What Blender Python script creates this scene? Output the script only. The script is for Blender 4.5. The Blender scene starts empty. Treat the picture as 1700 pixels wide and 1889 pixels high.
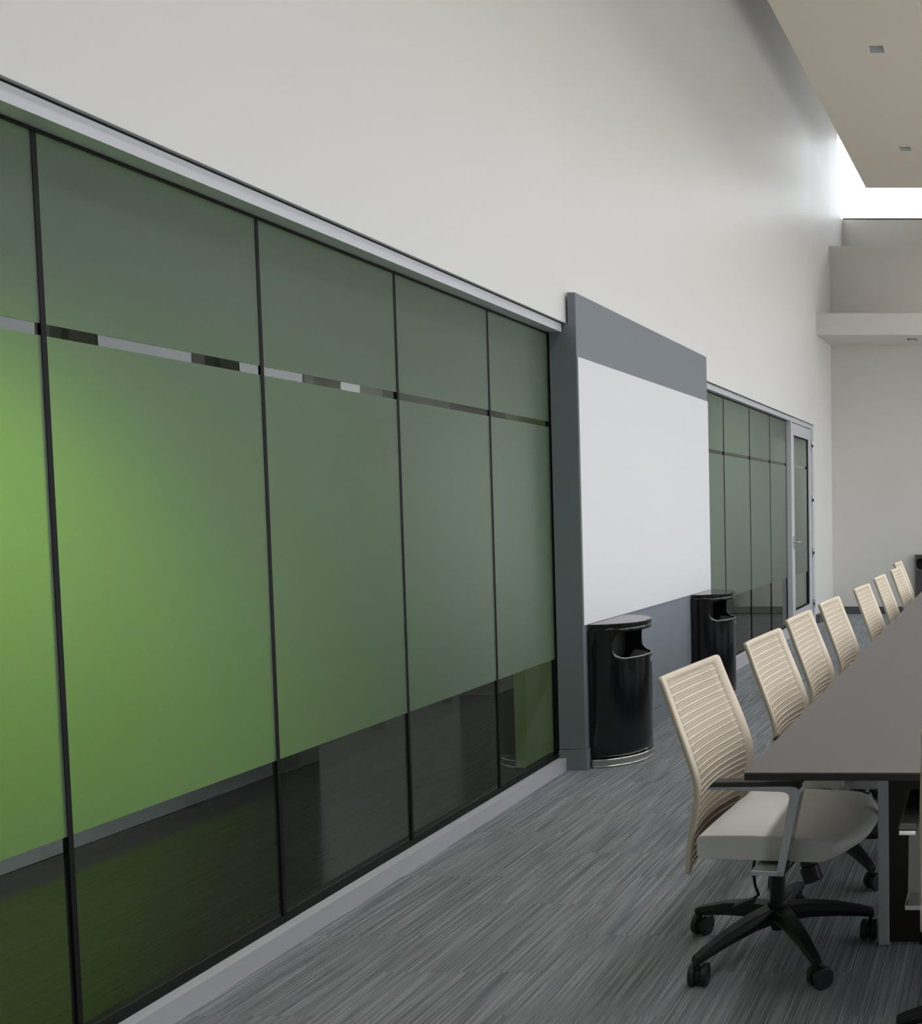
import bpy, bmesh, math, random
from mathutils import Vector, Matrix
random.seed(7)
R = math.radians
scene = bpy.context.scene
COL = scene.collection

# ------------------------------------------------------------------ camera
cam_data = bpy.data.cameras.new('camera')
cam = bpy.data.objects.new('camera', cam_data); COL.objects.link(cam)
cam_data.sensor_fit = 'HORIZONTAL'; cam_data.sensor_width = 36.0
cam_data.lens = 1720.0 / 1700.0 * 36.0
cam_data.shift_x = (850.0 - 1856.0) / 1700.0
cam_data.shift_y = (1021.48 - 944.5) / 1700.0
cam_data.clip_start = 0.05; cam_data.clip_end = 200
cam.location = (0, 0, 1.34); cam.rotation_euler = (R(90 - 3.0113), 0, 0)
scene.camera = cam

# ------------------------------------------------------------------ world: overcast sky over pale ground
world = bpy.data.worlds.new('world'); scene.world = world; world.use_nodes = True
nt = world.node_tree; nt.nodes.clear()
wo = nt.nodes.new('ShaderNodeOutputWorld'); bg = nt.nodes.new('ShaderNodeBackground')
tc = nt.nodes.new('ShaderNodeTexCoord'); sx = nt.nodes.new('ShaderNodeSeparateXYZ')
cr = nt.nodes.new('ShaderNodeValToRGB')
cr.color_ramp.elements[0].position = 0.47; cr.color_ramp.elements[0].color = (0.50, 0.49, 0.46, 1)
cr.color_ramp.elements[1].position = 0.53; cr.color_ramp.elements[1].color = (0.93, 0.97, 1.0, 1)
ma = nt.nodes.new('ShaderNodeMath'); ma.operation = 'MULTIPLY_ADD'; ma.inputs[1].default_value = .5; ma.inputs[2].default_value = .5
nt.links.new(tc.outputs['Generated'], sx.inputs[0]); nt.links.new(sx.outputs['Z'], ma.inputs[0])
nt.links.new(ma.outputs[0], cr.inputs[0]); nt.links.new(cr.outputs[0], bg.inputs[0]); nt.links.new(bg.outputs[0], wo.inputs[0])
bg.inputs[1].default_value = 2.85

vs = scene.view_settings
vs.view_transform = 'Standard'; vs.look = 'None'; vs.gamma = 1.0; vs.use_curve_mapping = False
vs.exposure = 0.37
try:
    scene.cycles.max_bounces = 7; scene.cycles.diffuse_bounces = 4; scene.cycles.glossy_bounces = 3
    scene.cycles.transparent_max_bounces = 12; scene.cycles.transmission_bounces = 6
    scene.cycles.sample_clamp_indirect = 6.0
    scene.cycles.use_denoising = True
    scene.cycles.use_adaptive_sampling = True; scene.cycles.adaptive_threshold = .1
except Exception:
    pass

# ------------------------------------------------------------------ materials
def lin(c):
    return tuple(((v / 255.0) / 12.92 if v / 255.0 <= .04045 else ((v / 255.0 + .055) / 1.055) ** 2.4) for v in c) + (1,)
def mat(name, col, rough=.5, metal=0.0, spec=.5, coat=0.0, bump=None, var=0.0, var_scale=6.0):
    m = bpy.data.materials.new(name); m.use_nodes = True
    n = m.node_tree; b = n.nodes['Principled BSDF']
    b.inputs['Base Color'].default_value = col if len(col) == 4 else tuple(col) + (1,)
    b.inputs['Roughness'].default_value = rough; b.inputs['Metallic'].default_value = metal
    b.inputs['Specular IOR Level'].default_value = spec; b.inputs['Coat Weight'].default_value = coat
    t = n.nodes.new('ShaderNodeTexCoord')
    if var > 0:
        no = n.nodes.new('ShaderNodeTexNoise'); no.inputs['Scale'].default_value = var_scale; no.inputs['Detail'].default_value = 3
        n.links.new(t.outputs['Object'], no.inputs['Vector'])
        mx = n.nodes.new('ShaderNodeMix'); mx.data_type = 'RGBA'
        c = b.inputs['Base Color'].default_value
        mx.inputs[6].default_value = tuple(max(0, v * (1 - var)) for v in c[:3]) + (1,)
        mx.inputs[7].default_value = tuple(min(1, v * (1 + var)) for v in c[:3]) + (1,)
        n.links.new(no.outputs['Fac'], mx.inputs[0]); n.links.new(mx.outputs[2], b.inputs['Base Color'])
    if bump:
        sc_, st = bump
        no = n.nodes.new('ShaderNodeTexNoise'); no.inputs['Scale'].default_value = sc_; no.inputs['Detail'].default_value = 2
        n.links.new(t.outputs['Object'], no.inputs['Vector'])
        bp = n.nodes.new('ShaderNodeBump'); bp.inputs['Strength'].default_value = st; bp.inputs['Distance'].default_value = .002
        n.links.new(no.outputs['Fac'], bp.inputs['Height']); n.links.new(bp.outputs[0], b.inputs['Normal'])
    return m

M = {}
M['white_wall'] = mat('white_wall_paint', (.79, .785, .775), .42, spec=.35, var=.015, var_scale=1.5, bump=(180, .05))
M['end_wall'] = mat('shaded_white_paint', (.70, .68, .645), .55, spec=.3, var=.015, var_scale=1.5, bump=(180, .05))  # white paint toned down, shade of the end wall put into the colour
M['soffit'] = mat('ceiling_paint', (.74, .685, .60), .7, spec=.2, var=.01)
M['roof'] = mat('roof_paint', (.75, .75, .75), .8)
M['dark_wall'] = mat('taupe_wall_paint', (.30, .28, .26), .7)
M['panel_grey'] = mat('slate_panel_paint', (.208, .23, .262), .5, spec=.4, var=.02, bump=(160, .04))
M['base_grey'] = mat('baseboard_vinyl', (.085, .088, .096), .45)
M['whiteboard'] = mat('whiteboard_enamel', (.78, .79, .82), .35, spec=.35)
M['alu'] = mat('anodised_aluminium', (.60, .615, .66), .38, metal=.15, spec=.5, var=.02)
M['alu_bright'] = mat('polished_aluminium', (.62, .63, .64), .22, metal=.9)
M['steel'] = mat('brushed_steel', (.55, .54, .50), .3, metal=.9, var=.05, var_scale=40)
M['chrome'] = mat('polished_chrome', (.92, .92, .91), .12, metal=1.0)
M['gasket'] = mat('black_gasket', (.010, .010, .011), .6, spec=.2)
M['can'] = mat('black_enamel', (.006, .006, .007), .16, spec=.5, coat=.3)
M['can_in'] = mat('black_inside', (.01, .01, .01), .7)
M['can_grey'] = mat('charcoal_enamel', (.05, .05, .055), .3)
M['liner'] = mat('grey_plastic_liner', (.16, .16, .17), .25, spec=.6)
M['sticker'] = mat('silver_sticker', (.5, .5, .52), .3, metal=.5)
M['black_plastic'] = mat('black_plastic', (.013, .013, .014), .42, spec=.4)
M['rubber'] = mat('caster_rubber', (.02, .02, .023), .5)
M['fabric'] = mat('beige_frame_fabric', (.68, .595, .48), .75, spec=.2, bump=(500, .25))
M['rib'] = mat('pale_rib_thread', (.80, .71, .58), .8, spec=.15)
M['leather'] = mat('ivory_leather', (.68, .67, .64), .5, spec=.4, bump=(260, .12), var=.02)
M['pad'] = mat('arm_pad_urethane', (.02, .02, .022), .5)
M['table'] = mat('taupe_laminate', (.097, .086, .083), .36, spec=.5, var=.03, var_scale=9)
M['table_edge'] = mat('dark_table_edge', (.03, .026, .025), .45)
M['table_base'] = mat('espresso_veneer', (.018, .012, .010), .4, var=.2, var_scale=14)
M['green'] = mat('lime_green_paint', (.225, .42, .006), .5)
M['corr_grey'] = mat('corridor_grey_paint', (.16, .165, .16), .6)
M['corr_light'] = mat('corridor_pale_paint', (.44, .48, .46), .7)
M['corr_dark'] = mat('corridor_dark_paint', (.05, .048, .045), .7)
M['concrete'] = mat('polished_dark_concrete', (.012, .012, .011), .14, spec=.32, var=.2, var_scale=1.7)
M['window_frame'] = mat('dark_window_frame', (.03, .028, .026), .4)
M['pier'] = mat('pier_paint', (.42, .38, .34), .6)
M['downlight'] = mat('downlight_housing', (.68, .70, .70), .5)

def weave():
    """beige mesh with fine horizontal threads"""
    m = mat('beige_mesh_fabric', (.40, .335, .255), .85, spec=.1)
    n = m.node_tree; b = n.nodes['Principled BSDF']
    t = n.nodes.new('ShaderNodeTexCoord'); w = n.nodes.new('ShaderNodeTexWave'); w.wave_type = 'BANDS'; w.bands_direction = 'Z'
    w.inputs['Scale'].default_value = 42; w.inputs['Distortion'].default_value = .3
    n.links.new(t.outputs['Object'], w.inputs['Vector'])
    mx = n.nodes.new('ShaderNodeMix'); mx.data_type = 'RGBA'
    mx.inputs[6].default_value = (.43, .365, .285, 1); mx.inputs[7].default_value = (.58, .51, .41, 1)
    n.links.new(w.outputs['Fac'], mx.inputs[0]); n.links.new(mx.outputs[2], b.inputs['Base Color'])
    return m
M['mesh'] = weave()

def carpet():
    m = bpy.data.materials.new('striped_loop_carpet'); m.use_nodes = True
    n = m.node_tree; b = n.nodes['Principled BSDF']; b.inputs['Roughness'].default_value = .95; b.inputs['Specular IOR Level'].default_value = .1
    t = n.nodes.new('ShaderNodeTexCoord'); oi = n.nodes.new('ShaderNodeObjectInfo')
    sp = n.nodes.new('ShaderNodeSeparateXYZ'); n.links.new(t.outputs['Object'], sp.inputs[0])
    def math_(op, a, bb=None, c=None):
        q = n.nodes.new('ShaderNodeMath'); q.operation = op
        for i, v in enumerate((a, bb, c)):
            if v is None: continue
            if isinstance(v, (int, float)): q.inputs[i].default_value = v
            else: n.links.new(v, q.inputs[i])
        return q.outputs[0]
    off = math_('MULTIPLY', oi.outputs['Random'], 57.0)
    # slightly wandering threads
    xx = math_('MULTIPLY', sp.outputs['X'], 1 / .0047)
    idx = math_('FLOOR', xx); fr = math_('FRACT', xx)
    # thread: bright loop row with dark gap
    tri = math_('ABSOLUTE', math_('SUBTRACT', fr, .5))           # 0 centre .. .5 edge
    thread = n.nodes.new('ShaderNodeMapRange'); thread.inputs[1].default_value = .08; thread.inputs[2].default_value = .34
    thread.inputs[3].default_value = 1; thread.inputs[4].default_value = 0
    n.links.new(tri, thread.inputs[0])
    cmb = n.nodes.new('ShaderNodeCombineXYZ')
    n.links.new(idx, cmb.inputs[0]); n.links.new(math_('MULTIPLY', sp.outputs['Y'], 2.6), cmb.inputs[1]); n.links.new(off, cmb.inputs[2])
    no = n.nodes.new('ShaderNodeTexNoise'); no.inputs['Scale'].default_value = 1.0; no.inputs['Detail'].default_value = 1
    n.links.new(cmb.outputs[0], no.inputs['Vector'])
    amp = n.nodes.new('ShaderNodeMapRange'); amp.inputs[1].default_value = .36; amp.inputs[2].default_value = .64
    n.links.new(no.outputs['Fac'], amp.inputs[0])
    # broader bands a few threads wide
    cmb2 = n.nodes.new('ShaderNodeCombineXYZ')
    n.links.new(math_('MULTIPLY', sp.outputs['X'], 75.0), cmb2.inputs[0]); n.links.new(math_('MULTIPLY', sp.outputs['Y'], 3.0), cmb2.inputs[1]); n.links.new(off, cmb2.inputs[2])
    no2 = n.nodes.new('ShaderNodeTexNoise'); no2.inputs['Scale'].default_value = 1.0; no2.inputs['Detail'].default_value = 2
    n.links.new(cmb2.outputs[0], no2.inputs['Vector'])
    no3 = n.nodes.new('ShaderNodeTexNoise'); no3.inputs['Scale'].default_value = 420; no3.inputs['Detail'].default_value = 1
    n.links.new(t.outputs['Object'], no3.inputs['Vector'])
    f = math_('MULTIPLY', thread.outputs[0], math_('MULTIPLY_ADD', amp.outputs[0], .8, .2))
    f = math_('MULTIPLY_ADD', math_('SUBTRACT', no2.outputs['Fac'], .5), .55, f)
    f = math_('MULTIPLY_ADD', math_('SUBTRACT', no3.outputs['Fac'], .5), .5, f)
    cr_ = n.nodes.new('ShaderNodeValToRGB')
    e = cr_.color_ramp.elements
    e[0].position = 0.0; e[0].color = (.148, .162, .174, 1)
    e[1].position = 1.0; e[1].color = (.58, .605, .63, 1)
    k = e.new(.45); k.color = (.296, .322, .340, 1)
    n.links.new(f, cr_.inputs[0]); n.links.new(cr_.outputs[0], b.inputs['Base Color'])
    bp = n.nodes.new('ShaderNodeBump'); bp.inputs['Strength'].default_value = .35; bp.inputs['Distance'].default_value = .002
    n.links.new(thread.outputs[0], bp.inputs['Height']); n.links.new(bp.outputs[0], b.inputs['Normal'])
    return m
M['carpet'] = carpet()

def outward(n, fr, mx):
    """reflect on the outer faces of the slab only (no internal reflection inside a thin pane)"""
    ge = n.nodes.new('ShaderNodeNewGeometry'); su = n.nodes.new('ShaderNodeMath'); su.operation = 'SUBTRACT'; su.inputs[0].default_value = 1.0
    mu = n.nodes.new('ShaderNodeMath'); mu.operation = 'MULTIPLY'
    n.links.new(ge.outputs['Backfacing'], su.inputs[1]); n.links.new(su.outputs[0], mu.inputs[0]); n.links.new(fr.outputs[0], mu.inputs[1]); n.links.new(mu.outputs[0], mx.inputs[0])
def glass(name, tint, refl=1.0, rough=0.0):
    """architectural pane: straight-through tinted transmission plus Fresnel reflection"""
    m = bpy.data.materials.new(name); m.use_nodes = True; n = m.node_tree; n.nodes.clear()
    o = n.nodes.new('ShaderNodeOutputMaterial'); tr = n.nodes.new('ShaderNodeBsdfTransparent'); gl = n.nodes.new('ShaderNodeBsdfGlossy')
    mx = n.nodes.new('ShaderNodeMixShader'); fr = n.nodes.new('ShaderNodeFresnel'); fr.inputs['IOR'].default_value = 1.5
    tr.inputs[0].default_value = tint + (1,); gl.inputs[0].default_value = (refl, refl, refl, 1); gl.inputs['Roughness'].default_value = rough
    outward(n, fr, mx); n.links.new(tr.outputs[0], mx.inputs[1]); n.links.new(gl.outputs[0], mx.inputs[2])
    n.links.new(mx.outputs[0], o.inputs[0])
    return m
M['glass'] = glass('grey_tinted_glass', (.80, .83, .80))
M['clear'] = glass('clear_glass', (.97, .98, .97), .5)
M['sky_glass'] = glass('solar_glass', (.93, .94, .95), .6)

def frost():
    """frosted film: strong forward scatter, a little surface haze, dull sheen"""
    m = bpy.data.materials.new('frosted_film'); m.use_nodes = True; n = m.node_tree; n.nodes.clear()
    o = n.nodes.new('ShaderNodeOutputMaterial')
    d = n.nodes.new('ShaderNodeBsdfDiffuse'); d.inputs[0].default_value = (.40, .47, .42, 1)
    t = n.nodes.new('ShaderNodeBsdfTranslucent'); t.inputs[0].default_value = (.80, .92, .87, 1)
    r = n.nodes.new('ShaderNodeBsdfRefraction'); r.inputs[0].default_value = (.80, .92, .87, 1); r.inputs['Roughness'].default_value = .62; r.inputs['IOR'].default_value = 1.35
    g = n.nodes.new('ShaderNodeBsdfGlossy'); g.inputs['Roughness'].default_value = .36; g.inputs[0].default_value = (.7, .7, .7, 1)
    fr = n.nodes.new('ShaderNodeFresnel'); fr.inputs['IOR'].default_value = 1.35
    a = n.nodes.new('ShaderNodeMixShader'); a.inputs[0].default_value = .35
    c = n.nodes.new('ShaderNodeMixShader'); c.inputs[0].default_value = .14
    mx = n.nodes.new('ShaderNodeMixShader')
    n.links.new(r.outputs[0], a.inputs[1]); n.links.new(t.outputs[0], a.inputs[2])
    n.links.new(a.outputs[0], c.inputs[1]); n.links.new(d.outputs[0], c.inputs[2])
    outward(n, fr, mx); n.links.new(c.outputs[0], mx.inputs[1]); n.links.new(g.outputs[0], mx.inputs[2])
    n.links.new(mx.outputs[0], o.inputs[0])
    return m
M['frost'] = frost()

# ------------------------------------------------------------------ mesh helpers
def link(name, me, parent=None, m=None):
    o = bpy.data.objects.new(name, me); COL.objects.link(o)
    if m is not None and not me.materials: me.materials.append(M[m] if isinstance(m, str) else m)
    if parent is not None: o.parent = parent
    return o
def obj(name, bm, m, parent=None, smooth=False, bevel=0.0, seg=2, loc=None):
    bmesh.ops.recalc_face_normals(bm, faces=bm.faces[:])
    me = bpy.data.meshes.new(name); bm.to_mesh(me); bm.free()
    if smooth:
        for p in me.polygons: p.use_smooth = True
    o = link(name, me, parent, m)
    if bevel > 0:
        b = o.modifiers.new('bevel', 'BEVEL'); b.width = bevel; b.segments = seg; b.limit_method = 'ANGLE'; b.angle_limit = R(40)
    if loc: o.location = loc
    return o
def tag(o, label, cat, group=None):
    o['label'] = label; o['category'] = cat
    if group: o['group'] = group
    return o
def struct(o, label=None, cat=None):
    o['kind'] = 'structure'
    if label: o['label'] = label
    if cat: o['category'] = cat
    return o
def empty(name, loc=(0, 0, 0), rz=0.0):
    o = bpy.data.objects.new(name, None); COL.objects.link(o); o.location = loc; o.rotation_euler = (0, 0, rz); o.empty_display_size = .1
    return o
def box(bm, x0, x1, y0, y1, z0, z1):
    v = [bm.verts.new(p) for p in ((x0, y0, z0), (x1, y0, z0), (x1, y1, z0), (x0, y1, z0), (x0, y0, z1), (x1, y0, z1), (x1, y1, z1), (x0, y1, z1))]
    for f in ((0, 3, 2, 1), (4, 5, 6, 7), (0, 1, 5, 4), (1, 2, 6, 5), (2, 3, 7, 6), (3, 0, 4, 7)): bm.faces.new([v[i] for i in f])
    return v
def Box(name, m, x0, x1, y0, y1, z0, z1, parent=None, bevel=0.0, seg=2):
    bm = bmesh.new(); box(bm, x0, x1, y0, y1, z0, z1); return obj(name, bm, m, parent, bevel=bevel, seg=seg)
def hexa(bm, a, b):
    """two quads of 4 points each -> closed solid"""
    va = [bm.verts.new(p) for p in a]; vb = [bm.verts.new(p) for p in b]
    bm.faces.new(va); bm.faces.new(vb[::-1])
    for i in range(4): bm.faces.new((va[i], vb[i], vb[(i + 1) % 4], va[(i + 1) % 4]))
def prism(bm, pts, z0, z1):
    a = [bm.verts.new((x, y, z0)) for x, y in pts]; b = [bm.verts.new((x, y, z1)) for x, y in pts]
    bm.faces.new(a[::-1]); bm.faces.new(b)
    n = len(pts)
    for i in range(n): bm.faces.new((a[i], a[(i + 1) % n], b[(i + 1) % n], b[i]))
def cyl(bm, p0, p1, r0, r1=None, n=20):
    p0, p1 = Vector(p0), Vector(p1); r1 = r0 if r1 is None else r1
    d = (p1 - p0).normalized(); u = d.orthogonal().normalized(); w = d.cross(u)
    A, B = [], []
    for i in range(n):
        a = 2 * math.pi * i / n; q = u * math.cos(a) + w * math.sin(a)
        A.append(bm.verts.new(p0 + q * r0)); B.append(bm.verts.new(p1 + q * r1))
    bm.faces.new(A[::-1]); bm.faces.new(B)
    for i in range(n): bm.faces.new((A[i], A[(i + 1) % n], B[(i + 1) % n], B[i]))
def tube(bm, pts, r, n=8):
    pts = [Vector(p) for p in pts]; rings = []
    up = None
    for i, p in enumerate(pts):
        d = (pts[min(i + 1, len(pts) - 1)] - pts[max(i - 1, 0)]).normalized()
        u = d.orthogonal().normalized() if up is None else (up - d * up.dot(d)).normalized()
        up = u; w = d.cross(u)
        rings.append([bm.verts.new(p + (u * math.cos(2 * math.pi * k / n) + w * math.sin(2 * math.pi * k / n)) * r) for k in range(n)])
    for a, b in zip(rings, rings[1:]):
        for k in range(n): bm.faces.new((a[k], a[(k + 1) % n], b[(k + 1) % n], b[k]))
    bm.faces.new(rings[0][::-1]); bm.faces.new(rings[-1])

# ================================================================== ROOM SHELL
def gx(y): return -2.13 - .03 * y          # glass plane of the near glazed run
def fx(y): return -2.05 - .03 * y          # header face
def cx_(y): return -2.08 - .03 * y         # sill face
P0, P1 = 4.65, 6.66                        # the slate panel stands between the two glazed runs
XP = -2.123                                # its front
X2, G2 = -2.18, -2.23                      # far run: frame face, glass
YE, YR = 11.4, 12.3                        # end wall, recessed clerestory wall
CEIL = 6.6; SOF = 5.1; XR = 2.3

# floor slab and carpet tiles
fl = struct(Box('floor', 'base_grey', -2.6, XR + .2, -4.2, YE + .3, -.12, -.008))
TS = .46
bm = bmesh.new(); box(bm, 0, TS - .0006, 0, TS - .0006, -.008, 0.0)
tile_src = obj('carpet_tile', bm, 'carpet', fl); tile_me = tile_src.data
bpy.data.objects.remove(tile_src)
x = -2.27
cols = []
while x < XR: cols.append(x); x += TS
for i, x in enumerate(cols):
    y = 1.0 + (.23 if i % 2 else 0.0)
    while y < YE - .02:
        o = link('carpet_tile', tile_me, fl); o.location = (x, y, 0); y += TS
rest = Box('carpet_field', 'carpet', -2.27, XR, -4.0, 1.0, -.008, 0.0, fl)

# left wall above the glazing, following the slight bends of the room
poly = [(-4.2, -2.035 + .126), (P0, -2.035 - .03 * P0), (P1, -2.165), (10.52, -2.165), (YE, -2.13), (11.97, -2.13)]
wl = empty('wall_left'); struct(wl)
for k in range(len(poly) - 1):
    (ya, xa), (yb, xb) = poly[k], poly[k + 1]
    z0 = 2.235 if ya < 10.5 else 0.0
    bm = bmesh.new(); prism(bm, [(xa, ya), (xa - .3, ya), (xb - .3, yb), (xb, yb)], z0, CEIL)
    obj('wall_face', bm, 'white_wall', wl)
# parts of the left wall in line with the glazing
Box('wall_face', 'white_wall', -2.5, -2.285, P0 + .04, P1 - .02, 0, 2.235, wl)
bm = bmesh.new(); prism(bm, [(fx(-4.2) + .015, -4.2), (fx(-4.2) - .3, -4.2), (fx(.2) - .3, .2), (fx(.2) + .015, .2)], 0, 2.235); obj('wall_face', bm, 'white_wall', wl)
Box('wall_face', 'white_wall', -2.43, -2.13, 11.97, YR + .2, 3.0, 5.03, wl)
bl = struct(Box('baseboard_left', 'base_grey', -2.2, -2.12, 10.53, YE, 0, .095)); bl.data.materials[0] = M['base_grey']

# end wall: lower wall, dropped bulkhead, upper wall with a ledge, recessed clerestory wall
we = empty('wall_end'); struct(we)
Box('wall_face', 'end_wall', -2.13, XR, YE, YE + .25, 0, 3.262, we)
Box('wall_face', 'end_wall', -2.13, XR, YE, YE + .25, 3.262, 4.45, we)
Box('wall_face', 'end_wall', -2.13, XR, YR, YR + .25, 3.0, 5.03, we)
Box('ledge', 'end_wall', -2.13, XR, YE + .25, YR, 4.40, 4.45, we)
struct(Box('trim_1', 'end_wall', -2.166, XR, 10.68, YE, 3.262, 3.505))
struct(Box('baseboard_end', 'base_grey', -2.13, XR, YE - .012, YE, 0, .092))
# clerestory glazing that wraps the corner
w3 = empty('window_3'); struct(w3)
Box('sill_frame', 'window_frame', -2.13, XR, YR + .02, YR + .08, 5.03, 5.055, w3)
Box('pane', 'sky_glass', -2.13, XR, YR + .045, YR + .053, 5.05, 6.12, w3)
Box('pane', 'sky_glass', -2.20, -2.192, 11.97, YR + .045, 5.03, 6.12, w3)
Box('head_frame', 'white_wall', -2.43, XR, YR, YR + .2, 6.12, CEIL, we)
Box('head_frame', 'white_wall', -2.43, -2.13, 11.97, YR, 6.12, CEIL, we)

# ceiling: high roof deck, and the floating soffit with its raised tray
ce = empty('ceiling'); struct(ce)
Box('roof_deck', 'roof', -2.6, XR + .2, -4.2, YR + .3, CEIL, CEIL + .1, ce)
def ex(y): return -1.79 + (y - 6.95) * (.12 / 4.4)
HOLES = [(-1.075, 7.92), (-1.075, 10.08), (-1.075, 5.76), (-1.075, 3.6)]
# soffit strip left of the tray, built round the square light openings
hs = .066
xs = -1.075
ys = [-3.8] + sum([[h[1] - hs, h[1] + hs] for h in sorted(HOLES, key=lambda q: q[1])], []) + [11.3]
bm = bmesh.new()
for k in range(len(ys) - 1):
    ya, yb = ys[k], ys[k + 1]
    segs = [((ex(ya), ex(yb)), (-.665, -.665))] if k % 2 == 0 else [((ex(ya), ex(yb)), (xs - hs, xs - hs)), ((xs + hs, xs + hs), (-.665, -.665))]
    for (la, lb), (ra, rb) in segs:
        prism(bm, [(la, ya), (ra, ya), (rb, yb), (lb, yb)], SOF, SOF + .16)
bmesh.ops.remove_doubles(bm, verts=bm.verts[:], dist=.0001)
obj('soffit', bm, 'soffit', ce)
Box('soffit', 'soffit', .665, 1.75, -3.8, 11.3, SOF, SOF + .16, ce)
Box('soffit', 'soffit', -.665, .665, 10.75, 11.3, SOF, SOF + .16, ce)
TR = .52
Box('tray', 'soffit', -.72, .72, -3.85, 10.80, SOF + TR, SOF + TR + .05, ce)
Box('tray', 'soffit', -.72, -.665, -3.85, 10.80, SOF + .16, SOF + TR, ce)
Box('tray', 'soffit', .665, .72, -3.85, 10.80, SOF + .16, SOF + TR, ce)
Box('tray', 'soffit', -.665, .665, 10.75, 10.80, SOF + .16, SOF + TR, ce)
# linear lights in the tray above the table (beyond the right edge of the photograph)
TRAY_W = 14.0
for k in range(6):
    yy = -1.15 + 2.1 * k
    t_ = empty('linear_light', (0, yy, SOF + .40)); struct(t_)
    bm = bmesh.new(); box(bm, -.20, .20, -.95, .95, 0.0, .12); obj('housing', bm, 'alu', t_)
    l = bpy.data.lights.new('linear_lamp', 'AREA'); l.shape = 'RECTANGLE'; l.size = .36; l.size_y = 1.86; l.energy = TRAY_W; l.spread = R(125); l.color = (1.0, .985, .965)
    o = bpy.data.objects.new('linear_lamp', l); COL.objects.link(o); o.parent = t_; o.location = (0, 0, -.004)
lab = ['square recessed downlight nearer the far edge of the ceiling soffit', 'square recessed downlight nearer the camera in the ceiling soffit']
for k, (hx, hy) in enumerate(HOLES[:2]):
    d = empty('recessed_downlight', (hx, hy, SOF))
    tag(d, lab[1 - k], 'downlight', 'downlights in the soffit')
    bm = bmesh.new()
    t = .006
    for (a, b, c, e) in ((-hs, hs, -hs, -hs + t), (-hs, hs, hs - t, hs), (-hs, -hs + t, -hs + t, hs - t), (hs - t, hs, -hs + t, hs - t)): box(bm, a, b, c, e, .001, .06)
    obj('housing', bm, 'downlight', d)
    bm = bmesh.new(); box(bm, -hs, hs, -hs, hs, .06, .068); obj('reflector', bm, 'downlight', d)
    bm = bmesh.new(); cyl(bm, (0, 0, .045), (0, 0, .06), .03, .022); obj('lamp', bm, 'liner', d)
d = empty('recessed_downlight', (-1.10, 10.98, 3.262)); tag(d, 'small square downlight under the bulkhead of the far wall', 'downlight')
bm = bmesh.new(); box(bm, -.055, .055, -.055, .055, -.006, 0.0); obj('trim_ring', bm, 'window_frame', d)
bm = bmesh.new(); box(bm, -.04, .04, -.04, .04, -.008, -.006); obj('lens', bm, 'downlight', d)

# right wall: ribbon of windows between piers, clerestory above (out of frame; it lights the room)
wr = empty('wall_right'); struct(wr)
Box('wall_face', 'pier', XR, XR + .25, -4.2, YR + .2, 0, .5, wr)
Box('wall_face', 'white_wall', XR, XR + .25, -4.2, YR + .2, 3.65, CEIL, wr)
piers = [7.27 + 1.44 * q for q in range(-4, 3)]
Box('pier', 'pier', XR, XR + .25, 11.16, YR + .2, .5, 3.65, wr)
Box('wall_face', 'white_wall', XR, XR + .25, -4.2, 7.27 - 1.44 * 4, .5, 3.65, wr)
for p in piers:
    Box('pier', 'pier', XR, XR + .25, p + .05, p + .25, .5, 3.65, wr)
    Box('window_frame', 'window_frame', XR + .02, XR + .1, p, p + .05, .5, 3.65, wr)
    Box('window_frame', 'window_frame', XR + .02, XR + .1, p + .25, p + .30, .5, 3.65, wr)
wb = struct(Box('wall_back', 'dark_wall', -2.6, XR + .25, -4.4, -4.2, 0, CEIL))

# ================================================================== SPACE BEHIND THE GLASS
XC = -3.65
fc = struct(Box('floor_corridor', 'concrete', -6.5, -2.28, -2.0, 12.0, -.12, -.002))
wc = empty('wall_corridor'); struct(wc)
CH = 2.75                                  # corridor ceiling
Box('wall_face', 'green', XC - .2, XC, -2.0, 4.6, .09, 1.95, wc)
Box('wall_face', 'corr_grey', XC - .2, XC, -2.0, 4.6, 1.95, CH, wc)
Box('wall_face', 'corr_grey', XC - .2, XC + .045, 4.6, 4.83, .0, CH, wc)
Box('wall_face', 'corr_grey', XC - .2, XC + .045, 6.5, 6.85, .0, CH, wc)
Box('wall_face', 'green', XC - .2, XC, 6.85, 7.36, .09, CH, wc)
Box('wall_face', 'corr_grey', XC - .2, XC + .04, 7.36, 8.0, .0, CH, wc)
Box('wall_face', 'corr_light', XC - .2, XC, 8.0, 12.0, .0, CH, wc)
Box('wall_face', 'corr_light', -6.5, -6.3, 4.3, 7.1, .0, CH, wc)
Box('wall_face', 'corr_light', -6.5, XC - .2, 4.3, 4.6, .0, CH, wc)
Box('wall_face', 'corr_light', -6.5, XC - .2, 6.85, 7.1, .0, CH, wc)
Box('wall_face', 'corr_light', XC - .2, -2.45, 11.5, 11.7, .0, CH, wc)
Box('wall_face', 'corr_dark', XC - .2, -2.35, -2.2, -2.0, .0, CH, wc)
struct(Box('ceiling_corridor', 'corr_light', -6.5, -2.3, -2.2, 12.0, CH, CH + .1))
bc = empty('baseboard_corridor'); struct(bc)
Box('baseboard_strip', 'panel_grey', XC - .02, XC + .012, -2.0, 4.6, 0, .092, bc)
Box('baseboard_strip', 'panel_grey', XC - .02, XC + .012, 6.85, 7.36, 0, .092, bc)
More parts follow.
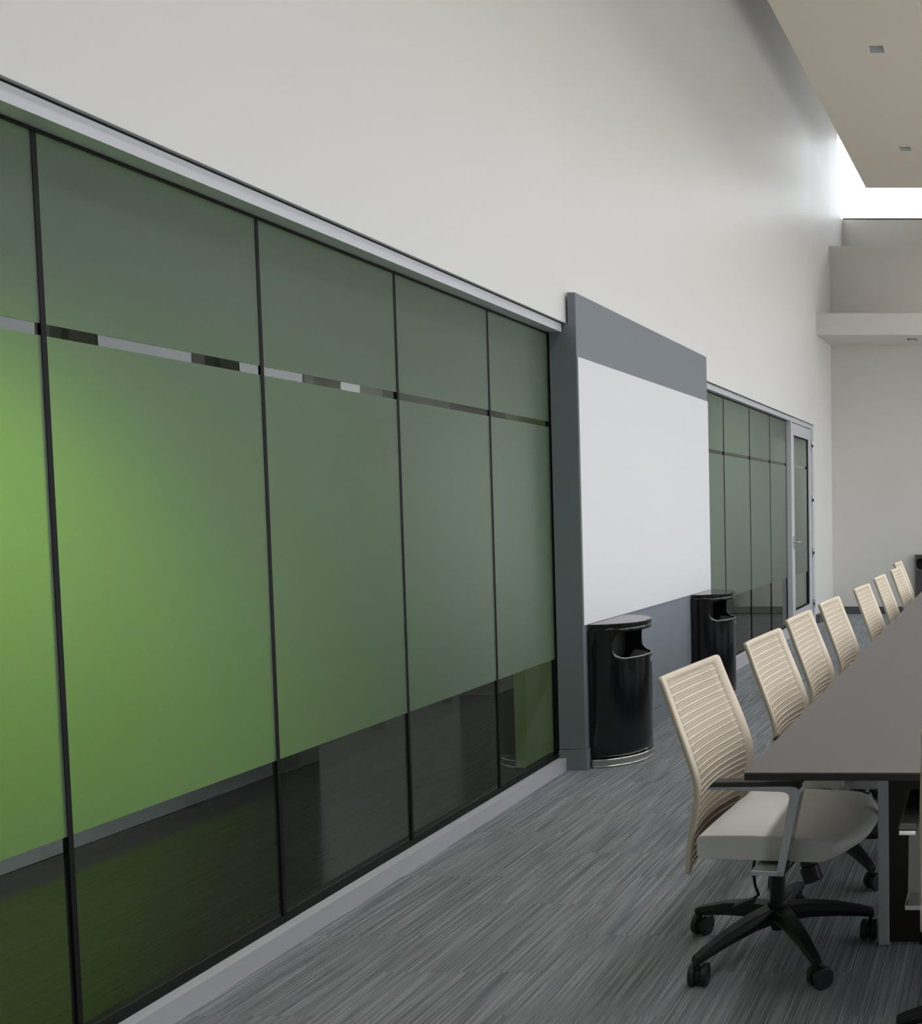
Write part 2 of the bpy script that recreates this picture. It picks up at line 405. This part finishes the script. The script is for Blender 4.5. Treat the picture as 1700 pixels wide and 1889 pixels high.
def corridor_fill(loc, aim, power, ang):  # added spots without fixtures, they brighten the space behind the glass
    l = bpy.data.lights.new('corridor_fill_spot', 'SPOT'); l.energy = power; l.spot_size = R(ang); l.spot_blend = 1.0; l.shadow_soft_size = .08; l.color = (1, .95, .86)
    o = bpy.data.objects.new('corridor_fill_spot', l); COL.objects.link(o); o.location = loc
    o.rotation_euler = (Vector(aim) - Vector(loc)).to_track_quat('-Z', 'Y').to_euler()
corridor_fill((-2.55, 2.6, 2.7), (XC, 2.7, .15), 330, 72)
corridor_fill((-2.75, 7.3, 2.7), (XC, 7.3, .6), 110, 80)
corridor_fill((-4.9, 5.7, 2.7), (-5.0, 5.7, 0), 100, 150)
corridor_fill((-2.9, 9.6, 2.7), (-3.1, 9.6, 0), 50, 150)

# ================================================================== GLAZED RUNS
def pane_solid(name, xa, ya, xb, yb, z0, z1, th, m, parent, front=None):
    """thin upright slab whose room-side face runs from (xa,ya) to (xb,yb)"""
    bm = bmesh.new(); prism(bm, [(xa, ya), (xa - th, ya), (xb - th, yb), (xb, yb)], z0, z1)
    bmesh.ops.recalc_face_normals(bm, faces=bm.faces[:])
    me = bpy.data.meshes.new(name); bm.to_mesh(me); bm.free()
    me.materials.append(M[m])
    if front:
        me.materials.append(M[front])
        for p in me.polygons:
            if p.normal.x > .9: p.material_index = 1
    return link(name, me, parent)
def glazed_pane(parent, xa, ya, xb, yb, z0, z1, bands):
    p = pane_solid('pane', xa, ya, xb, yb, z0, z1, .008, 'glass', parent)
    for (b0, b1) in bands:
        pane_solid('frosted_film', xa + .0025, ya, xb + .0025, yb, b0, b1, .0015, 'clear', p, 'frost')
FB, S0, S1 = .566, 1.724, 1.751
w1 = empty('window_1'); struct(w1)
ML = [.21, .855, 1.50, 2.146, 2.795, 3.443, 4.087, P0 + .02]
def run_box(name, m, f, ya, yb, z0, z1, depth, parent, bevel=0.0):
    bm = bmesh.new(); prism(bm, [(f(ya), ya), (f(ya) - depth, ya), (f(yb) - depth, yb), (f(yb), yb)], z0, z1); return obj(name, bm, m, parent, bevel=bevel)
run_box('header', 'alu', fx, .2, P0 - .012, 2.188, 2.228, .14, w1)
run_box('shadow_reveal', 'gasket', lambda y: fx(y) - .004, .2, P0, 2.228, 2.236, .10, w1)  # black strip stands in for the shade in the gap above the header
run_box('sill', 'alu', cx_, .2, P0, 0, .0625, .045, w1)
run_box('gasket_strip', 'gasket', lambda y: gx(y) + .008, .2, P0 + .03, 0.0, .083, .05, w1)
run_box('gasket_strip', 'gasket', lambda y: gx(y) + .008, .2, P0 + .03, 2.180, 2.188, .02, w1)
for y in ML[:-1]:
    pane_solid('mullion', gx(y - .006) + .004, y - .006, gx(y + .006) + .004, y + .006, .0625, 2.188, .014, 'gasket', w1)
pane_solid('mullion', gx(P0) + .006, P0 - .004, gx(P0 + .03) + .006, P0 + .03, .0625, 2.188, .022, 'gasket', w1)
for a, b in zip(ML, ML[1:]):
    glazed_pane(w1, gx(a), a, gx(b), b, .0625, 2.188, [(FB, S0), (S1, 2.186)])

w2 = empty('window_2'); struct(w2)
M2 = [P1 - .01, 7.38, 8.12, 8.81, 9.45]
Box('header', 'alu', X2 - .12, X2, P1, 9.50, 2.186, 2.228, w2)
Box('shadow_reveal', 'gasket', X2 - .1, X2 - .004, P1, 10.55, 2.228, 2.236, w2)  # same black stand-in for the shaded gap along the far run
Box('sill', 'alu', X2 - .045, X2, P1, 9.47, 0, .10, w2)
Box('gasket_strip', 'gasket', G2 - .04, G2 + .006, P1, 9.46, 0.0, .118, w2)
Box('gasket_strip', 'gasket', G2 - .01, G2 + .008, P1, 9.48, 2.176, 2.186, w2)
for y in M2[1:]:
    pane_solid('mullion', G2 + .004, y - .007, G2 + .004, y + .007, .10, 2.186, .014, 'gasket', w2)
for a, b in zip(M2, M2[1:]):
    glazed_pane(w2, G2, a, G2, b, .10, 2.186, [(.60, S0 + .006), (S1 + .006, 2.184)])

# door at the end of the far run
d1 = empty('door_1'); struct(d1)
DY0, DY1 = 9.50, 10.53
Box('jamb', 'alu', X2 - .10, X2 + .004, DY0 - .035, DY0, 0, 2.228, d1, bevel=.003)
Box('jamb', 'alu', X2 - .10, X2 + .004, DY1 - .045, DY1, 0, 2.228, d1, bevel=.003)
Box('head_jamb', 'alu', X2 - .10, X2 + .002, DY0, DY1 - .045, 2.182, 2.228, d1)
lf = empty('door_leaf', (0, 0, 0)); lf.parent = d1
LX0, LX1 = X2 - .05, X2 - .006
Box('stile', 'alu', LX0, LX1, DY0 + .006, DY0 + .13, .012, 2.176, lf, bevel=.002)
Box('stile', 'alu', LX0, LX1, DY1 - .175, DY1 - .05, .012, 2.176, lf, bevel=.002)
Box('rail', 'alu', LX0, LX1, DY0 + .13, DY1 - .175, 2.055, 2.176, lf, bevel=.002)
Box('rail', 'alu', LX0, LX1, DY0 + .13, DY1 - .175, .012, .235, lf, bevel=.002)
Box('gasket_strip', 'gasket', LX0 + .005, LX1 - .012, DY1 - .190, DY1 - .175, .235, 2.055, lf)
Box('gasket_strip', 'gasket', LX0 + .005, LX1 - .012, DY0 + .13, DY1 - .175, 2.043, 2.055, lf)
Box('gasket_strip', 'gasket', LX0 + .005, LX1 - .012, DY0 + .13, DY1 - .175, .235, .247, lf)
gp = pane_solid('glass_pane', LX1 - .026, DY0 + .13, LX1 - .026, DY1 - .175, .235, 2.055, .008, 'glass', lf)
pane_solid('frosted_film', LX1 - .023, DY0 + .13, LX1 - .023, DY1 - .19, .60, S0 + .006, .0015, 'clear', lf, 'frost')
pane_solid('frosted_film', LX1 - .023, DY0 + .13, LX1 - .023, DY1 - .19, S1 + .006, 2.043, .0015, 'clear', lf, 'frost')
hd = empty('door_handle'); hd.parent = d1
Box('escutcheon', 'alu_bright', LX1, LX1 + .008, DY0 + .035, DY0 + .085, .885, 1.02, hd, bevel=.002)
bm = bmesh.new(); cyl(bm, (LX1 + .008, DY0 + .06, .955), (LX1 + .05, DY0 + .06, .955), .014); obj('spindle', bm, 'alu_bright', hd, smooth=False)
bm = bmesh.new(); tube(bm, [(LX1 + .05, DY0 + .05, .955), (LX1 + .055, DY0 + .09, .955), (LX1 + .052, DY0 + .16, .955), (LX1 + .045, DY0 + .185, .952)], .010, 10); obj('lever', bm, 'alu_bright', hd, smooth=True)
bm = bmesh.new(); cyl(bm, (LX1 + .008, DY0 + .06, .905), (LX1 + .016, DY0 + .06, .905), .012); obj('lock_cylinder', bm, 'alu_bright', hd)
for z in (.225, .80, 1.39, 1.995):
    h = empty('hinge'); h.parent = d1
    for q in range(3):
        bm = bmesh.new(); cyl(bm, (X2 + .010, DY1 - .048, z - .05 + q * .034), (X2 + .010, DY1 - .048, z - .05 + q * .034 + .031), .010, n=12)
        obj('knuckle', bm, 'alu_bright' if q != 1 else 'can_grey', h)

# ================================================================== SLATE PANEL AND WHITEBOARD
pn = empty('feature_panel', (XP, P0, 0)); tag(pn, 'tall slate grey wall panel standing between the two green glass runs', 'wall panel')
bm = bmesh.new()
sec = [(-.135, .105), (0, .105), (0, 2.384), (-.0405, 2.384), (-.0405, 2.234), (-.135, 2.234)]
A = [bm.verts.new((x, 0, z)) for x, z in sec]; B = [bm.verts.new((x, P1 - P0, z)) for x, z in sec]
for f in ((0, 1, 4, 5), (1, 2, 3, 4)): bm.faces.new([A[i] for i in f]); bm.faces.new([B[i] for i in f][::-1])
for i in range(6): bm.faces.new((A[i], B[i], B[(i + 1) % 6], A[(i + 1) % 6]))
obj('panel_body', bm, 'panel_grey', pn, bevel=.002)
bm = bmesh.new(); box(bm, -.135, .006, -.006, P1 - P0, 0, .103); obj('panel_base', bm, 'panel_grey', pn, bevel=.002)
wbd = empty('whiteboard', (XP, P0, 0)); tag(wbd, 'large white dry-erase board on the slate grey panel', 'whiteboard')
bm = bmesh.new(); box(bm, .0005, .006, .004, P1 - P0 - .002, .735, 2.07); obj('writing_surface', bm, 'whiteboard', wbd, bevel=.001)

# ================================================================== HALF-ROUND BINS
def make_bin(name, label, loc, rz, body_m='can', group=None):
    """half-round litter bin; local x = out from the wall, y along the wall"""
    r = .213; H = .735
    root = empty(name, loc, rz); tag(root, label, 'bin', group)
    N = 48
    def arc(rad, z, n=N, a0=-90, a1=90): return [(rad * math.cos(R(a0 + (a1 - a0) * i / n)), rad * math.sin(R(a0 + (a1 - a0) * i / n)), z) for i in range(n + 1)]
    # body shell with a rounded opening
    oa, zb, zt, rc = 60.0, .552, .690, .055
    zs = [.035 + (zb - .060) * i / 6 for i in range(7)] + [zb - .012, zb - .003, zb] + [zb + (zt - zb) * i / 12 for i in range(1, 13)] + [zt + .003, .700, .715]
    def half(z):                       # half-angle of the opening at height z
        if z <= zb - 1e-6 or z >= zt + 1e-6: return 0
        w = rc
        if z < zb + w: k = 1 - (zb + w - z) / w; return oa - 14 * (1 - math.sqrt(max(0, 1 - (1 - k) ** 2)))
        if z > zt - w: k = 1 - (z - zt + w) / w; return oa - 14 * (1 - math.sqrt(max(0, 1 - (1 - k) ** 2)))
        return oa
    bm = bmesh.new(); grid = {}
    # angular columns: left jamb, opening, right jamb move with the opening outline
    L = 10; O = 28
    for iz, z in enumerate(zs):
        h = half(z) or (oa - 14)
        angs = [-90 + (90 - h) * i / L for i in range(L)] + [-h + 2 * h * i / O for i in range(O)] + [h + (90 - h) * i / L for i in range(L + 1)]
        for ia, a in enumerate(angs): grid[ia, iz] = bm.verts.new((r * math.cos(R(a)), r * math.sin(R(a)), z))
    na = 2 * L + O
    for iz in range(len(zs) - 1):
        zm = .5 * (zs[iz] + zs[iz + 1])
        for ia in range(na):
            if zb < zm < zt and L <= ia < L + O: continue
            bm.faces.new((grid[ia, iz], grid[ia + 1, iz], grid[ia + 1, iz + 1], grid[ia, iz + 1]))
    # flat back
    b0 = [grid[0, i] for i in range(len(zs))]; b1 = [grid[na, i] for i in range(len(zs))]
    for i in range(len(zs) - 1): bm.faces.new((b0[i], b0[i + 1], b1[i + 1], b1[i]))
    body = obj('body', bm, body_m, root, smooth=True)
    for p in body.data.polygons:
        if abs(p.normal.x + 1) < .05: p.use_smooth = False
    so = body.modifiers.new('thickness', 'SOLIDIFY'); so.thickness = .004; so.offset = 1
    # lid
    bm = bmesh.new(); pts = [(p[0], p[1]) for p in arc(r + .006, 0)]; prism(bm, pts, .712, H)
    obj('lid', bm, body_m, root, bevel=.003)
    # steel base band
    bm = bmesh.new(); prism(bm, [(p[0], p[1]) for p in arc(r + .004, 0)], 0.0, .042); rg = obj('base_ring', bm, 'steel', root, bevel=.002)
    for zz in (.006, .040):
        bm = bmesh.new(); tube(bm, arc(r + .0055, zz, 40), .0042, 8); obj('ring_bead', bm, 'chrome', rg, smooth=True)
    # inner liner with a folded rim over the lower lip
    bm = bmesh.new(); a_ = arc(r - .012, .0, 24, -70, 70)
    top = [bm.verts.new((p[0], p[1], .548)) for p in a_]; bot = [bm.verts.new((p[0] * .62, p[1] * .8, .50)) for p in a_]
    for i in range(len(a_) - 1): bm.faces.new((top[i], top[i + 1], bot[i + 1], bot[i]))
    bm.faces.new(bot)
    ln = obj('liner', bm, 'liner', root, smooth=True)
    bm = bmesh.new(); rim = []
    for i in range(25):
        a = -oa + 2 * oa * i / 24; u = abs(a) / oa
        rim.append(((r + .001) * math.cos(R(a)), (r + .001) * math.sin(R(a)), zb + .001 + .030 * max(0, (u - .72) / .28) ** 2))
    tube(bm, rim, .0024, 8); obj('liner_rim', bm, 'sticker', ln, smooth=True)
    # dark inside
    bm = bmesh.new(); prism(bm, [(p[0], p[1]) for p in arc(r - .02, 0, 24, -85, 85)], .47, .49); obj('inner_floor', bm, 'can_in', root)
    bm = bmesh.new(); box(bm, .004, .008, -r + .01, r - .01, .49, .71); obj('inner_back', bm, 'can_in', root)
    # small label under the opening
    bm = bmesh.new(); a0, a1 = 8, 16
    q = [((r + .0052) * math.cos(R(a)), (r + .0052) * math.sin(R(a))) for a in (a0, a1)]; p_ = [((r + .001) * math.cos(R(a)), (r + .001) * math.sin(R(a))) for a in (a1, a0)]
    prism(bm, q + p_, .506, .532); obj('label_plate', bm, 'sticker', root)
    return root
make_bin('litter_bin', 'black half-round bin with steel base at the near end of the whiteboard', (XP + .013, 4.90, 0), 0, group='half-round bins')
make_bin('litter_bin', 'black half-round bin at the far end of the whiteboard, behind the nearest chair', (XP + .013, 6.45, 0), 0, group='half-round bins')
make_bin('litter_bin', 'charcoal half-round bin against the far end wall behind the last chairs', (-.905, YE - .014, 0), R(-90), 'can_grey', group='half-round bins')

# ================================================================== CONFERENCE TABLE
TZ = .70; TX0, TX1, TY0, TY1 = -.628, .69, 2.20, 8.35
tb = empty('conference_table', (0, 0, 0)); tag(tb, 'long taupe conference table with dark slab bases and aluminium edges', 'table')
bm = bmesh.new(); box(bm, TX0, TX1, TY0, TY1, TZ - .005, TZ); top = obj('tabletop', bm, 'table', tb, bevel=.0015)
bm = bmesh.new(); box(bm, TX0 + .0005, TX1 - .0005, TY0 + .0005, TY1 - .0005, TZ - .020, TZ - .005); obj('top_edge', bm, 'table_edge', tb)
for yb in (2.77, 5.02, 7.34):
    bm = bmesh.new(); box(bm, -.356, .42, yb, yb + .034, .012, TZ - .02); pb = obj('base_panel', bm, 'table_base', tb)
    bm = bmesh.new(); box(bm, -.388, -.356, yb - .004, yb + .038, 0.004, TZ - .02); obj('edge_strip', bm, 'alu', pb, bevel=.001)
    bm = bmesh.new(); box(bm, .42, .452, yb - .004, yb + .038, 0.004, TZ - .02); obj('edge_strip', bm, 'alu', pb, bevel=.001)
    for gx_ in (-.25, .3):
        bm = bmesh.new(); cyl(bm, (gx_, yb + .017, 0), (gx_, yb + .017, .012), .014, n=14); obj('glide_foot', bm, 'black_plastic', pb)

# ================================================================== CHAIRS
def back_pt(s, t, d=0.0):
    """point on the backrest: s 0..1 bottom to top, t -1..1 across, d offset to the front"""
    # centre-line profile (x, z) with a soft lumbar bend
    prof = [(-.186, .300), (-.172, .40), (-.155, .49), (-.150, .535), (-.154, .58), (-.180, .66), (-.218, .76), (-.256, .862)]
    L = [0.0]
    for a, b in zip(prof, prof[1:]): L.append(L[-1] + math.dist(a, b))
    q = min(max(s, 0), 1) * L[-1]; i = 0
    while i < len(L) - 2 and q > L[i + 1]: i += 1
    u = (q - L[i]) / (L[i + 1] - L[i])
    # Catmull-Rom through the profile
    p = [prof[max(0, min(len(prof) - 1, i + k))] for k in (-1, 0, 1, 2)]
    def cr1(k): return .5 * (2 * p[1][k] + (p[2][k] - p[0][k]) * u + (2 * p[0][k] - 5 * p[1][k] + 4 * p[2][k] - p[3][k]) * u * u + (3 * p[1][k] - p[0][k] - 3 * p[2][k] + p[3][k]) * u ** 3)
    x, z = cr1(0), cr1(1)
    w = .205 + .012 * math.sin(math.pi * min(1, s * 1.1))
    belly = .030 * (1 - t * t)
    tx, tz = p[2][0] - p[1][0], p[2][1] - p[1][1]; l = math.hypot(tx, tz); nx, nz = tz / l, -tx / l
    return (x - belly * nx + d * nx, t * w, z - belly * nz + d * nz)
def round_loop(t0, t1, s0, s1, rt, rs, nt=10, ns=36, nc=5):
    """rounded rectangle in (t, s) as a closed loop with a fixed number of points"""
    pts = []
    def corner(ct, cs, a0):
        for k in range(nc + 1):
            a = R(a0 + 90 * k / nc); pts.append((ct + rt * math.cos(a), cs + rs * math.sin(a)))
    corner(t1 - rt, s0 + rs, -90)
    for k in range(1, ns): pts.append((t1, s0 + rs + (s1 - s0 - 2 * rs) * k / ns))
    corner(t1 - rt, s1 - rs, 0)
    for k in range(1, nt): pts.append((t1 - rt - (t1 - t0 - 2 * rt) * k / nt, s1))
    corner(t0 + rt, s1 - rs, 90)
    for k in range(1, ns): pts.append((t0, s1 - rs - (s1 - s0 - 2 * rs) * k / ns))
    corner(t0 + rt, s0 + rs, 180)
    for k in range(1, nt): pts.append((t0 + rt + (t1 - t0 - 2 * rt) * k / nt, s0))
    return pts
def make_chair():
    root = empty('conference_chair')
    # ---- five-star base
    bm = bmesh.new(); cyl(bm, (0, 0, .062), (0, 0, .085), .017, .026, 20); cyl(bm, (0, 0, .085), (0, 0, .152), .034, .028, 20); obj('base_hub', bm, 'black_plastic', root, bevel=.003)
    for k in range(5):
        a = R(22 + 72 * k); c, s = math.cos(a), math.sin(a)
        bm = bmesh.new(); prev = None
        st = [(.018, .140, .052, .030), (.09, .137, .046, .026), (.18, .122, .040, .021), (.255, .100, .030, .017), (.290, .088, .026, .015)]
        rings = []
        for (rr, zt, hh, ww) in st:
            rings.append([bm.verts.new((c * rr - s * w, s * rr + c * w, z)) for (w, z) in ((-ww * .8, zt), (ww * .8, zt), (ww, zt - hh * .45), (ww * .55, zt - hh), (-ww * .55, zt - hh), (-ww, zt - hh * .45))])
        for A, B in zip(rings, rings[1:]):
            for i in range(6): bm.faces.new((A[i], A[(i + 1) % 6], B[(i + 1) % 6], B[i]))
        bm.faces.new(rings[0][::-1]); bm.faces.new(rings[-1])
        obj('leg', bm, 'black_plastic', root, bevel=.003)
        # caster: stem, hood and two wheels, trailing at its own angle
        ca = a + R((70, -60, 95, 40, -80)[k]); cc, cs_ = math.cos(ca), math.sin(ca)
        px, py = c * .280, s * .280; ox, oy = px - cc * .014, py - cs_ * .014
        bm = bmesh.new(); cyl(bm, (px, py, .050), (px, py, .085), .007, n=10)
        cyl(bm, (ox + cs_ * .006, oy - cc * .006, .030), (ox - cs_ * .006, oy + cc * .006, .030), .024, n=18)
        cst = obj('caster', bm, 'black_plastic', root)
        for sgn in (-1, 1):
            bm = bmesh.new(); q0 = (ox + sgn * cs_ * .008, oy - sgn * cc * .008, .030); q1 = (ox + sgn * cs_ * .026, oy - sgn * cc * .026, .030)
            cyl(bm, q0, q1, .030, .030, 22); obj('wheel', bm, 'rubber', cst, bevel=.004)
    # ---- column and mechanism
    bm = bmesh.new(); cyl(bm, (0, 0, .150), (0, 0, .255), .0215, n=22); cyl(bm, (0, 0, .255), (0, 0, .264), .024, n=22); cyl(bm, (0, 0, .264), (0, 0, .33), .014, n=18); obj('gas_column', bm, 'black_plastic', root, bevel=.001)
    bm = bmesh.new()
    hexa(bm, [(-.145, -.07, .352), (-.145, .07, .352), (-.13, .06, .330), (-.13, -.06, .330)], [(-.02, -.085, .352), (-.02, .085, .352), (-.03, .075, .305), (-.03, -.075, .305)])
    hexa(bm, [(-.03, -.085, .352), (-.03, .085, .352), (-.04, .075, .305), (-.04, -.075, .305)], [(.12, -.085, .352), (.12, .085, .352), (.10, .075, .322), (.10, -.075, .322)])
    obj('tilt_mechanism', bm, 'black_plastic', root, bevel=.005)
    bm = bmesh.new(); cyl(bm, (.124, -.115, .350), (.136, -.120, .308), .021, .023, 22); cyl(bm, (.136, -.120, .308), (.152, -.128, .266), .028, .028, 22); obj('tension_knob', bm, 'black_plastic', root, bevel=.004)
    bm = bmesh.new(); tube(bm, [(.02, -.13, .345), (-.015, -.14, .335), (-.022, -.14, .30), (-.018, -.135, .25), (-.012, -.125, .22), (-.03, -.13, .205)], .0045, 8); lv = obj('lift_lever', bm, 'black_plastic', root, smooth=True)
    bm = bmesh.new(); hexa(bm, [(-.02, -.142, .215), (-.02, -.118, .215), (-.02, -.118, .200), (-.02, -.142, .200)], [(-.085, -.15, .190), (-.085, -.115, .190), (-.085, -.115, .182), (-.085, -.15, .182)]); obj('lever_paddle', bm, 'black_plastic', lv, bevel=.003)
    # ---- seat cushion: side profile swept across the width, front bowed out
    W = .218; NV = 16
    def prof(b):
        f = .236 + .066 * b; rr = .045 + .015 * b
        top = [(-.143 + (f - rr + .143) * i / 10, .421 + .005 * math.sin(math.pi * i / 10) + .006 * b) for i in range(11)]
        zt = .421 + .006 * b; zm = .393; zb_ = .357 - .004 * b
        front = [(f - rr + rr * math.sin(R(a)), zm + (zt - zm) * math.cos(R(a))) for a in (18, 36, 54, 72, 90)]
        under = [(f - rr * (1 - math.cos(R(a))) * (1 + .5 * b), zm - (zm - zb_) * math.sin(R(a))) for a in (25, 50, 70, 90)]
        back = [(-.12, .356), (-.147, .359), (-.153, .366), (-.153, .41), (-.149, .419)]
        return top + front + under + back
    bm = bmesh.new(); rings = []
    vs_ = [-1, -.99, -.965] + [-.93 + 1.86 * i / NV for i in range(NV + 1)] + [.965, .99, 1]
    for v in vs_:
        e_ = {1: 1.0, .99: .35, .965: .06}.get(round(abs(v), 3), 0.0)
        b = (1 - abs(v) ** 2.4)
        rings.append([bm.verts.new((x * (1 - .014 * e_), v * W, .389 + (z - .389) * (1 - .075 * e_))) for (x, z) in prof(b)])
    n = len(rings[0])
    for A, B in zip(rings, rings[1:]):
        for i in range(n): bm.faces.new((A[i], A[(i + 1) % n], B[(i + 1) % n], B[i]))
    bm.faces.new(rings[0][::-1]); bm.faces.new(rings[-1])
    seat = obj('seat', bm, 'leather', root, smooth=True)
    for p in seat.data.polygons:
        if abs(p.normal.y) > .98: p.use_smooth = False
    for sgn in (-1, 1):
        pr = prof(0.0); pr = pr + pr[:1]
        bm = bmesh.new(); tube(bm, [(x * .993, sgn * W * .988, .389 + (z - .389) * .96) for (x, z) in pr], .0020, 6); obj('seam_piping', bm, 'leather', seat, smooth=True)
    # ---- backrest: rounded frame, mesh infill, thread ribs
    bk = empty('backrest'); bk.parent = root
    o_l = round_loop(-1, 1, 0.0, 1.0, .09, .035); i_l = round_loop(-.79, .79, .03, .95, .05, .02)
    def strip(bm, A, B):
        n = len(A)
        for i in range(n): bm.faces.new((A[i], A[(i + 1) % n], B[(i + 1) % n], B[i]))
    bm = bmesh.new(); loops = []
    m_l = [((a[0] * .6 + b[0] * .4), (a[1] * .6 + b[1] * .4)) for a, b in zip(o_l, i_l)]
    seq = [(i_l, .0), (i_l, .0045), (m_l, .006), ([(t * .985, .5 + (s - .5) * .992) for t, s in o_l], .005), (o_l, .001), (o_l, -.004), ([(t * .98, .5 + (s - .5) * .99) for t, s in o_l], -.010), (m_l, -.012), (i_l, -.007), (i_l, .002)]
    for lp, dd in seq[:-1]: loops.append([bm.verts.new(back_pt(s, t, dd)) for t, s in lp])
    for A, B in zip(loops, loops[1:]): strip(bm, A, B)
    strip(bm, loops[-1], loops[0])
    obj('back_frame', bm, 'fabric', bk, smooth=True)
    bm = bmesh.new(); g = {}
    NT, NS = 10, 34
    for i in range(NT + 1):
        for j in range(NS + 1):
            t = -.83 + 1.66 * i / NT; s = .022 + .932 * j / NS
            g[i, j] = bm.verts.new(back_pt(s, t, .0022))
    for i in range(NT):
        for j in range(NS): bm.faces.new((g[i, j], g[i + 1, j], g[i + 1, j + 1], g[i, j + 1]))
    mo = obj('back_mesh', bm, 'mesh', bk, smooth=True); so = mo.modifiers.new('thickness', 'SOLIDIFY'); so.thickness = .003; so.offset = 0
    bm = bmesh.new()
    NR = 25
    for k in range(NR):
        s = .055 + .865 * k / (NR - 1); hgt = .0034
        ra = []
        for i in range(13):
            t = -.80 + 1.60 * i / 12
            ra.append([bm.verts.new(back_pt(s + ds, t, dd)) for ds, dd in ((-hgt, .003), (-hgt * .5, .0056), (hgt * .5, .0056), (hgt, .003))])
        for A, B in zip(ra, ra[1:]):
            for i in range(3): bm.faces.new((A[i], A[i + 1], B[i + 1], B[i]))
    rb = obj('back_ribs', bm, 'rib', bk, smooth=True); rb['kind'] = 'stuff'
    bm = bmesh.new(); tube(bm, [(-.08, 0, .335), (-.15, 0, .335), (-.175, 0, .338), (-.186, 0, .36)], .014, 10); obj('back_bracket', bm, 'black_plastic', bk, smooth=True)
    # ---- arms
    for sgn in (-1, 1):
        y0, y1 = (sgn * .232, sgn * .272) if sgn > 0 else (sgn * .272, sgn * .232)
        ar = empty('armrest'); ar.parent = root
        bm = bmesh.new()
        # aluminium L: horizontal bar, rounded corner, slanting upright
        outer = [(-.094, .577), (.110, .5845), (.128, .585), (.148, .583), (.158, .577), (.160, .565), (.112, .338)]
        inner = [(-.100, .5685), (.096, .5685), (.112, .568), (.122, .5655), (.1285, .559), (.1300, .549), (.090, .338)]
        q = [[bm.verts.new((x, yy, z)) for x, z in pth] for pth in (outer, inner) for yy in (y0, y1)]
        oa_, ob_, ia_, ib_ = q; nn = len(outer)
        for i in range(nn - 1):
            bm.faces.new((oa_[i], oa_[i + 1], ia_[i + 1], ia_[i])); bm.faces.new((ob_[i + 1], ob_[i], ib_[i], ib_[i + 1]))
            bm.faces.new((oa_[i], ob_[i], ob_[i + 1], oa_[i + 1])); bm.faces.new((ia_[i + 1], ib_[i + 1], ib_[i], ia_[i]))
        bm.faces.new((oa_[0], ia_[0], ib_[0], ob_[0])); bm.faces.new((oa_[-1], ob_[-1], ib_[-1], ia_[-1]))
        obj('arm_bracket', bm, 'alu_bright', ar, bevel=.0015)
        ya, yb_ = sgn * .06, sgn * .272
        bm = bmesh.new(); box(bm, .02, .112, min(ya, yb_), max(ya, yb_), .336, .350); obj('arm_foot', bm, 'alu_bright', ar, bevel=.002)
        bm = bmesh.new(); yo0, yo1 = y0 - .004, y1 + .004
        hexa(bm, [(-.092, yo0, .577), (-.092, yo1, .577), (-.080, yo1 - .004, .590), (-.080, yo0 + .004, .590)], [(.160, yo0, .585), (.160, yo1, .585), (.157, yo1 - .004, .600), (.157, yo0 + .004, .600)])
        obj('arm_pad', bm, 'pad', ar, bevel=.003)
    return root
proto = make_chair()
def copy_tree(o, parent=None):
    c = o.copy(); COL.objects.link(c); c.parent = parent
    for ch in list(o.children): copy_tree(ch, c)
    return c
CH = [(-.690, 2.75, -5.0, 'nearest beige mesh chair with ivory seat, under the near corner of the table'),
      (-.640, 3.405, -3.0, 'second beige mesh chair from the near corner of the table'),
      (-.650, 4.045, -1.5, 'third beige mesh chair along the table, overlapping the bottom of the glass door'),
      (-.638, 4.680, -2.5, 'fourth beige mesh chair along the table, in front of the corner beside the door'),
      (-.598, 5.470, -3.0, 'fifth beige mesh chair along the table, left of a gap of carpet'),
      (-.595, 6.240, -1.5, 'sixth beige mesh chair along the table, against the far wall baseboard'),
      (-.578, 7.010, -3.5, 'second to last beige mesh chair, overlapping the last one'),
      (-.650, 7.775, -1.0, 'last and smallest beige mesh chair, beside the far charcoal bin')]
for i, (x, y, a, lb) in enumerate(CH):
    c = proto if i == 0 else copy_tree(proto)
    c.location = (x, y, 0); c.rotation_euler = (0, 0, R(a)); tag(c, lb, 'chair', 'conference chairs around the table')
c = copy_tree(proto); c.location = (.02, 2.24, 0); c.rotation_euler = (0, 0, R(90)); tag(c, 'chair at the near end of the table, cut off by the right edge', 'chair', 'conference chairs around the table')
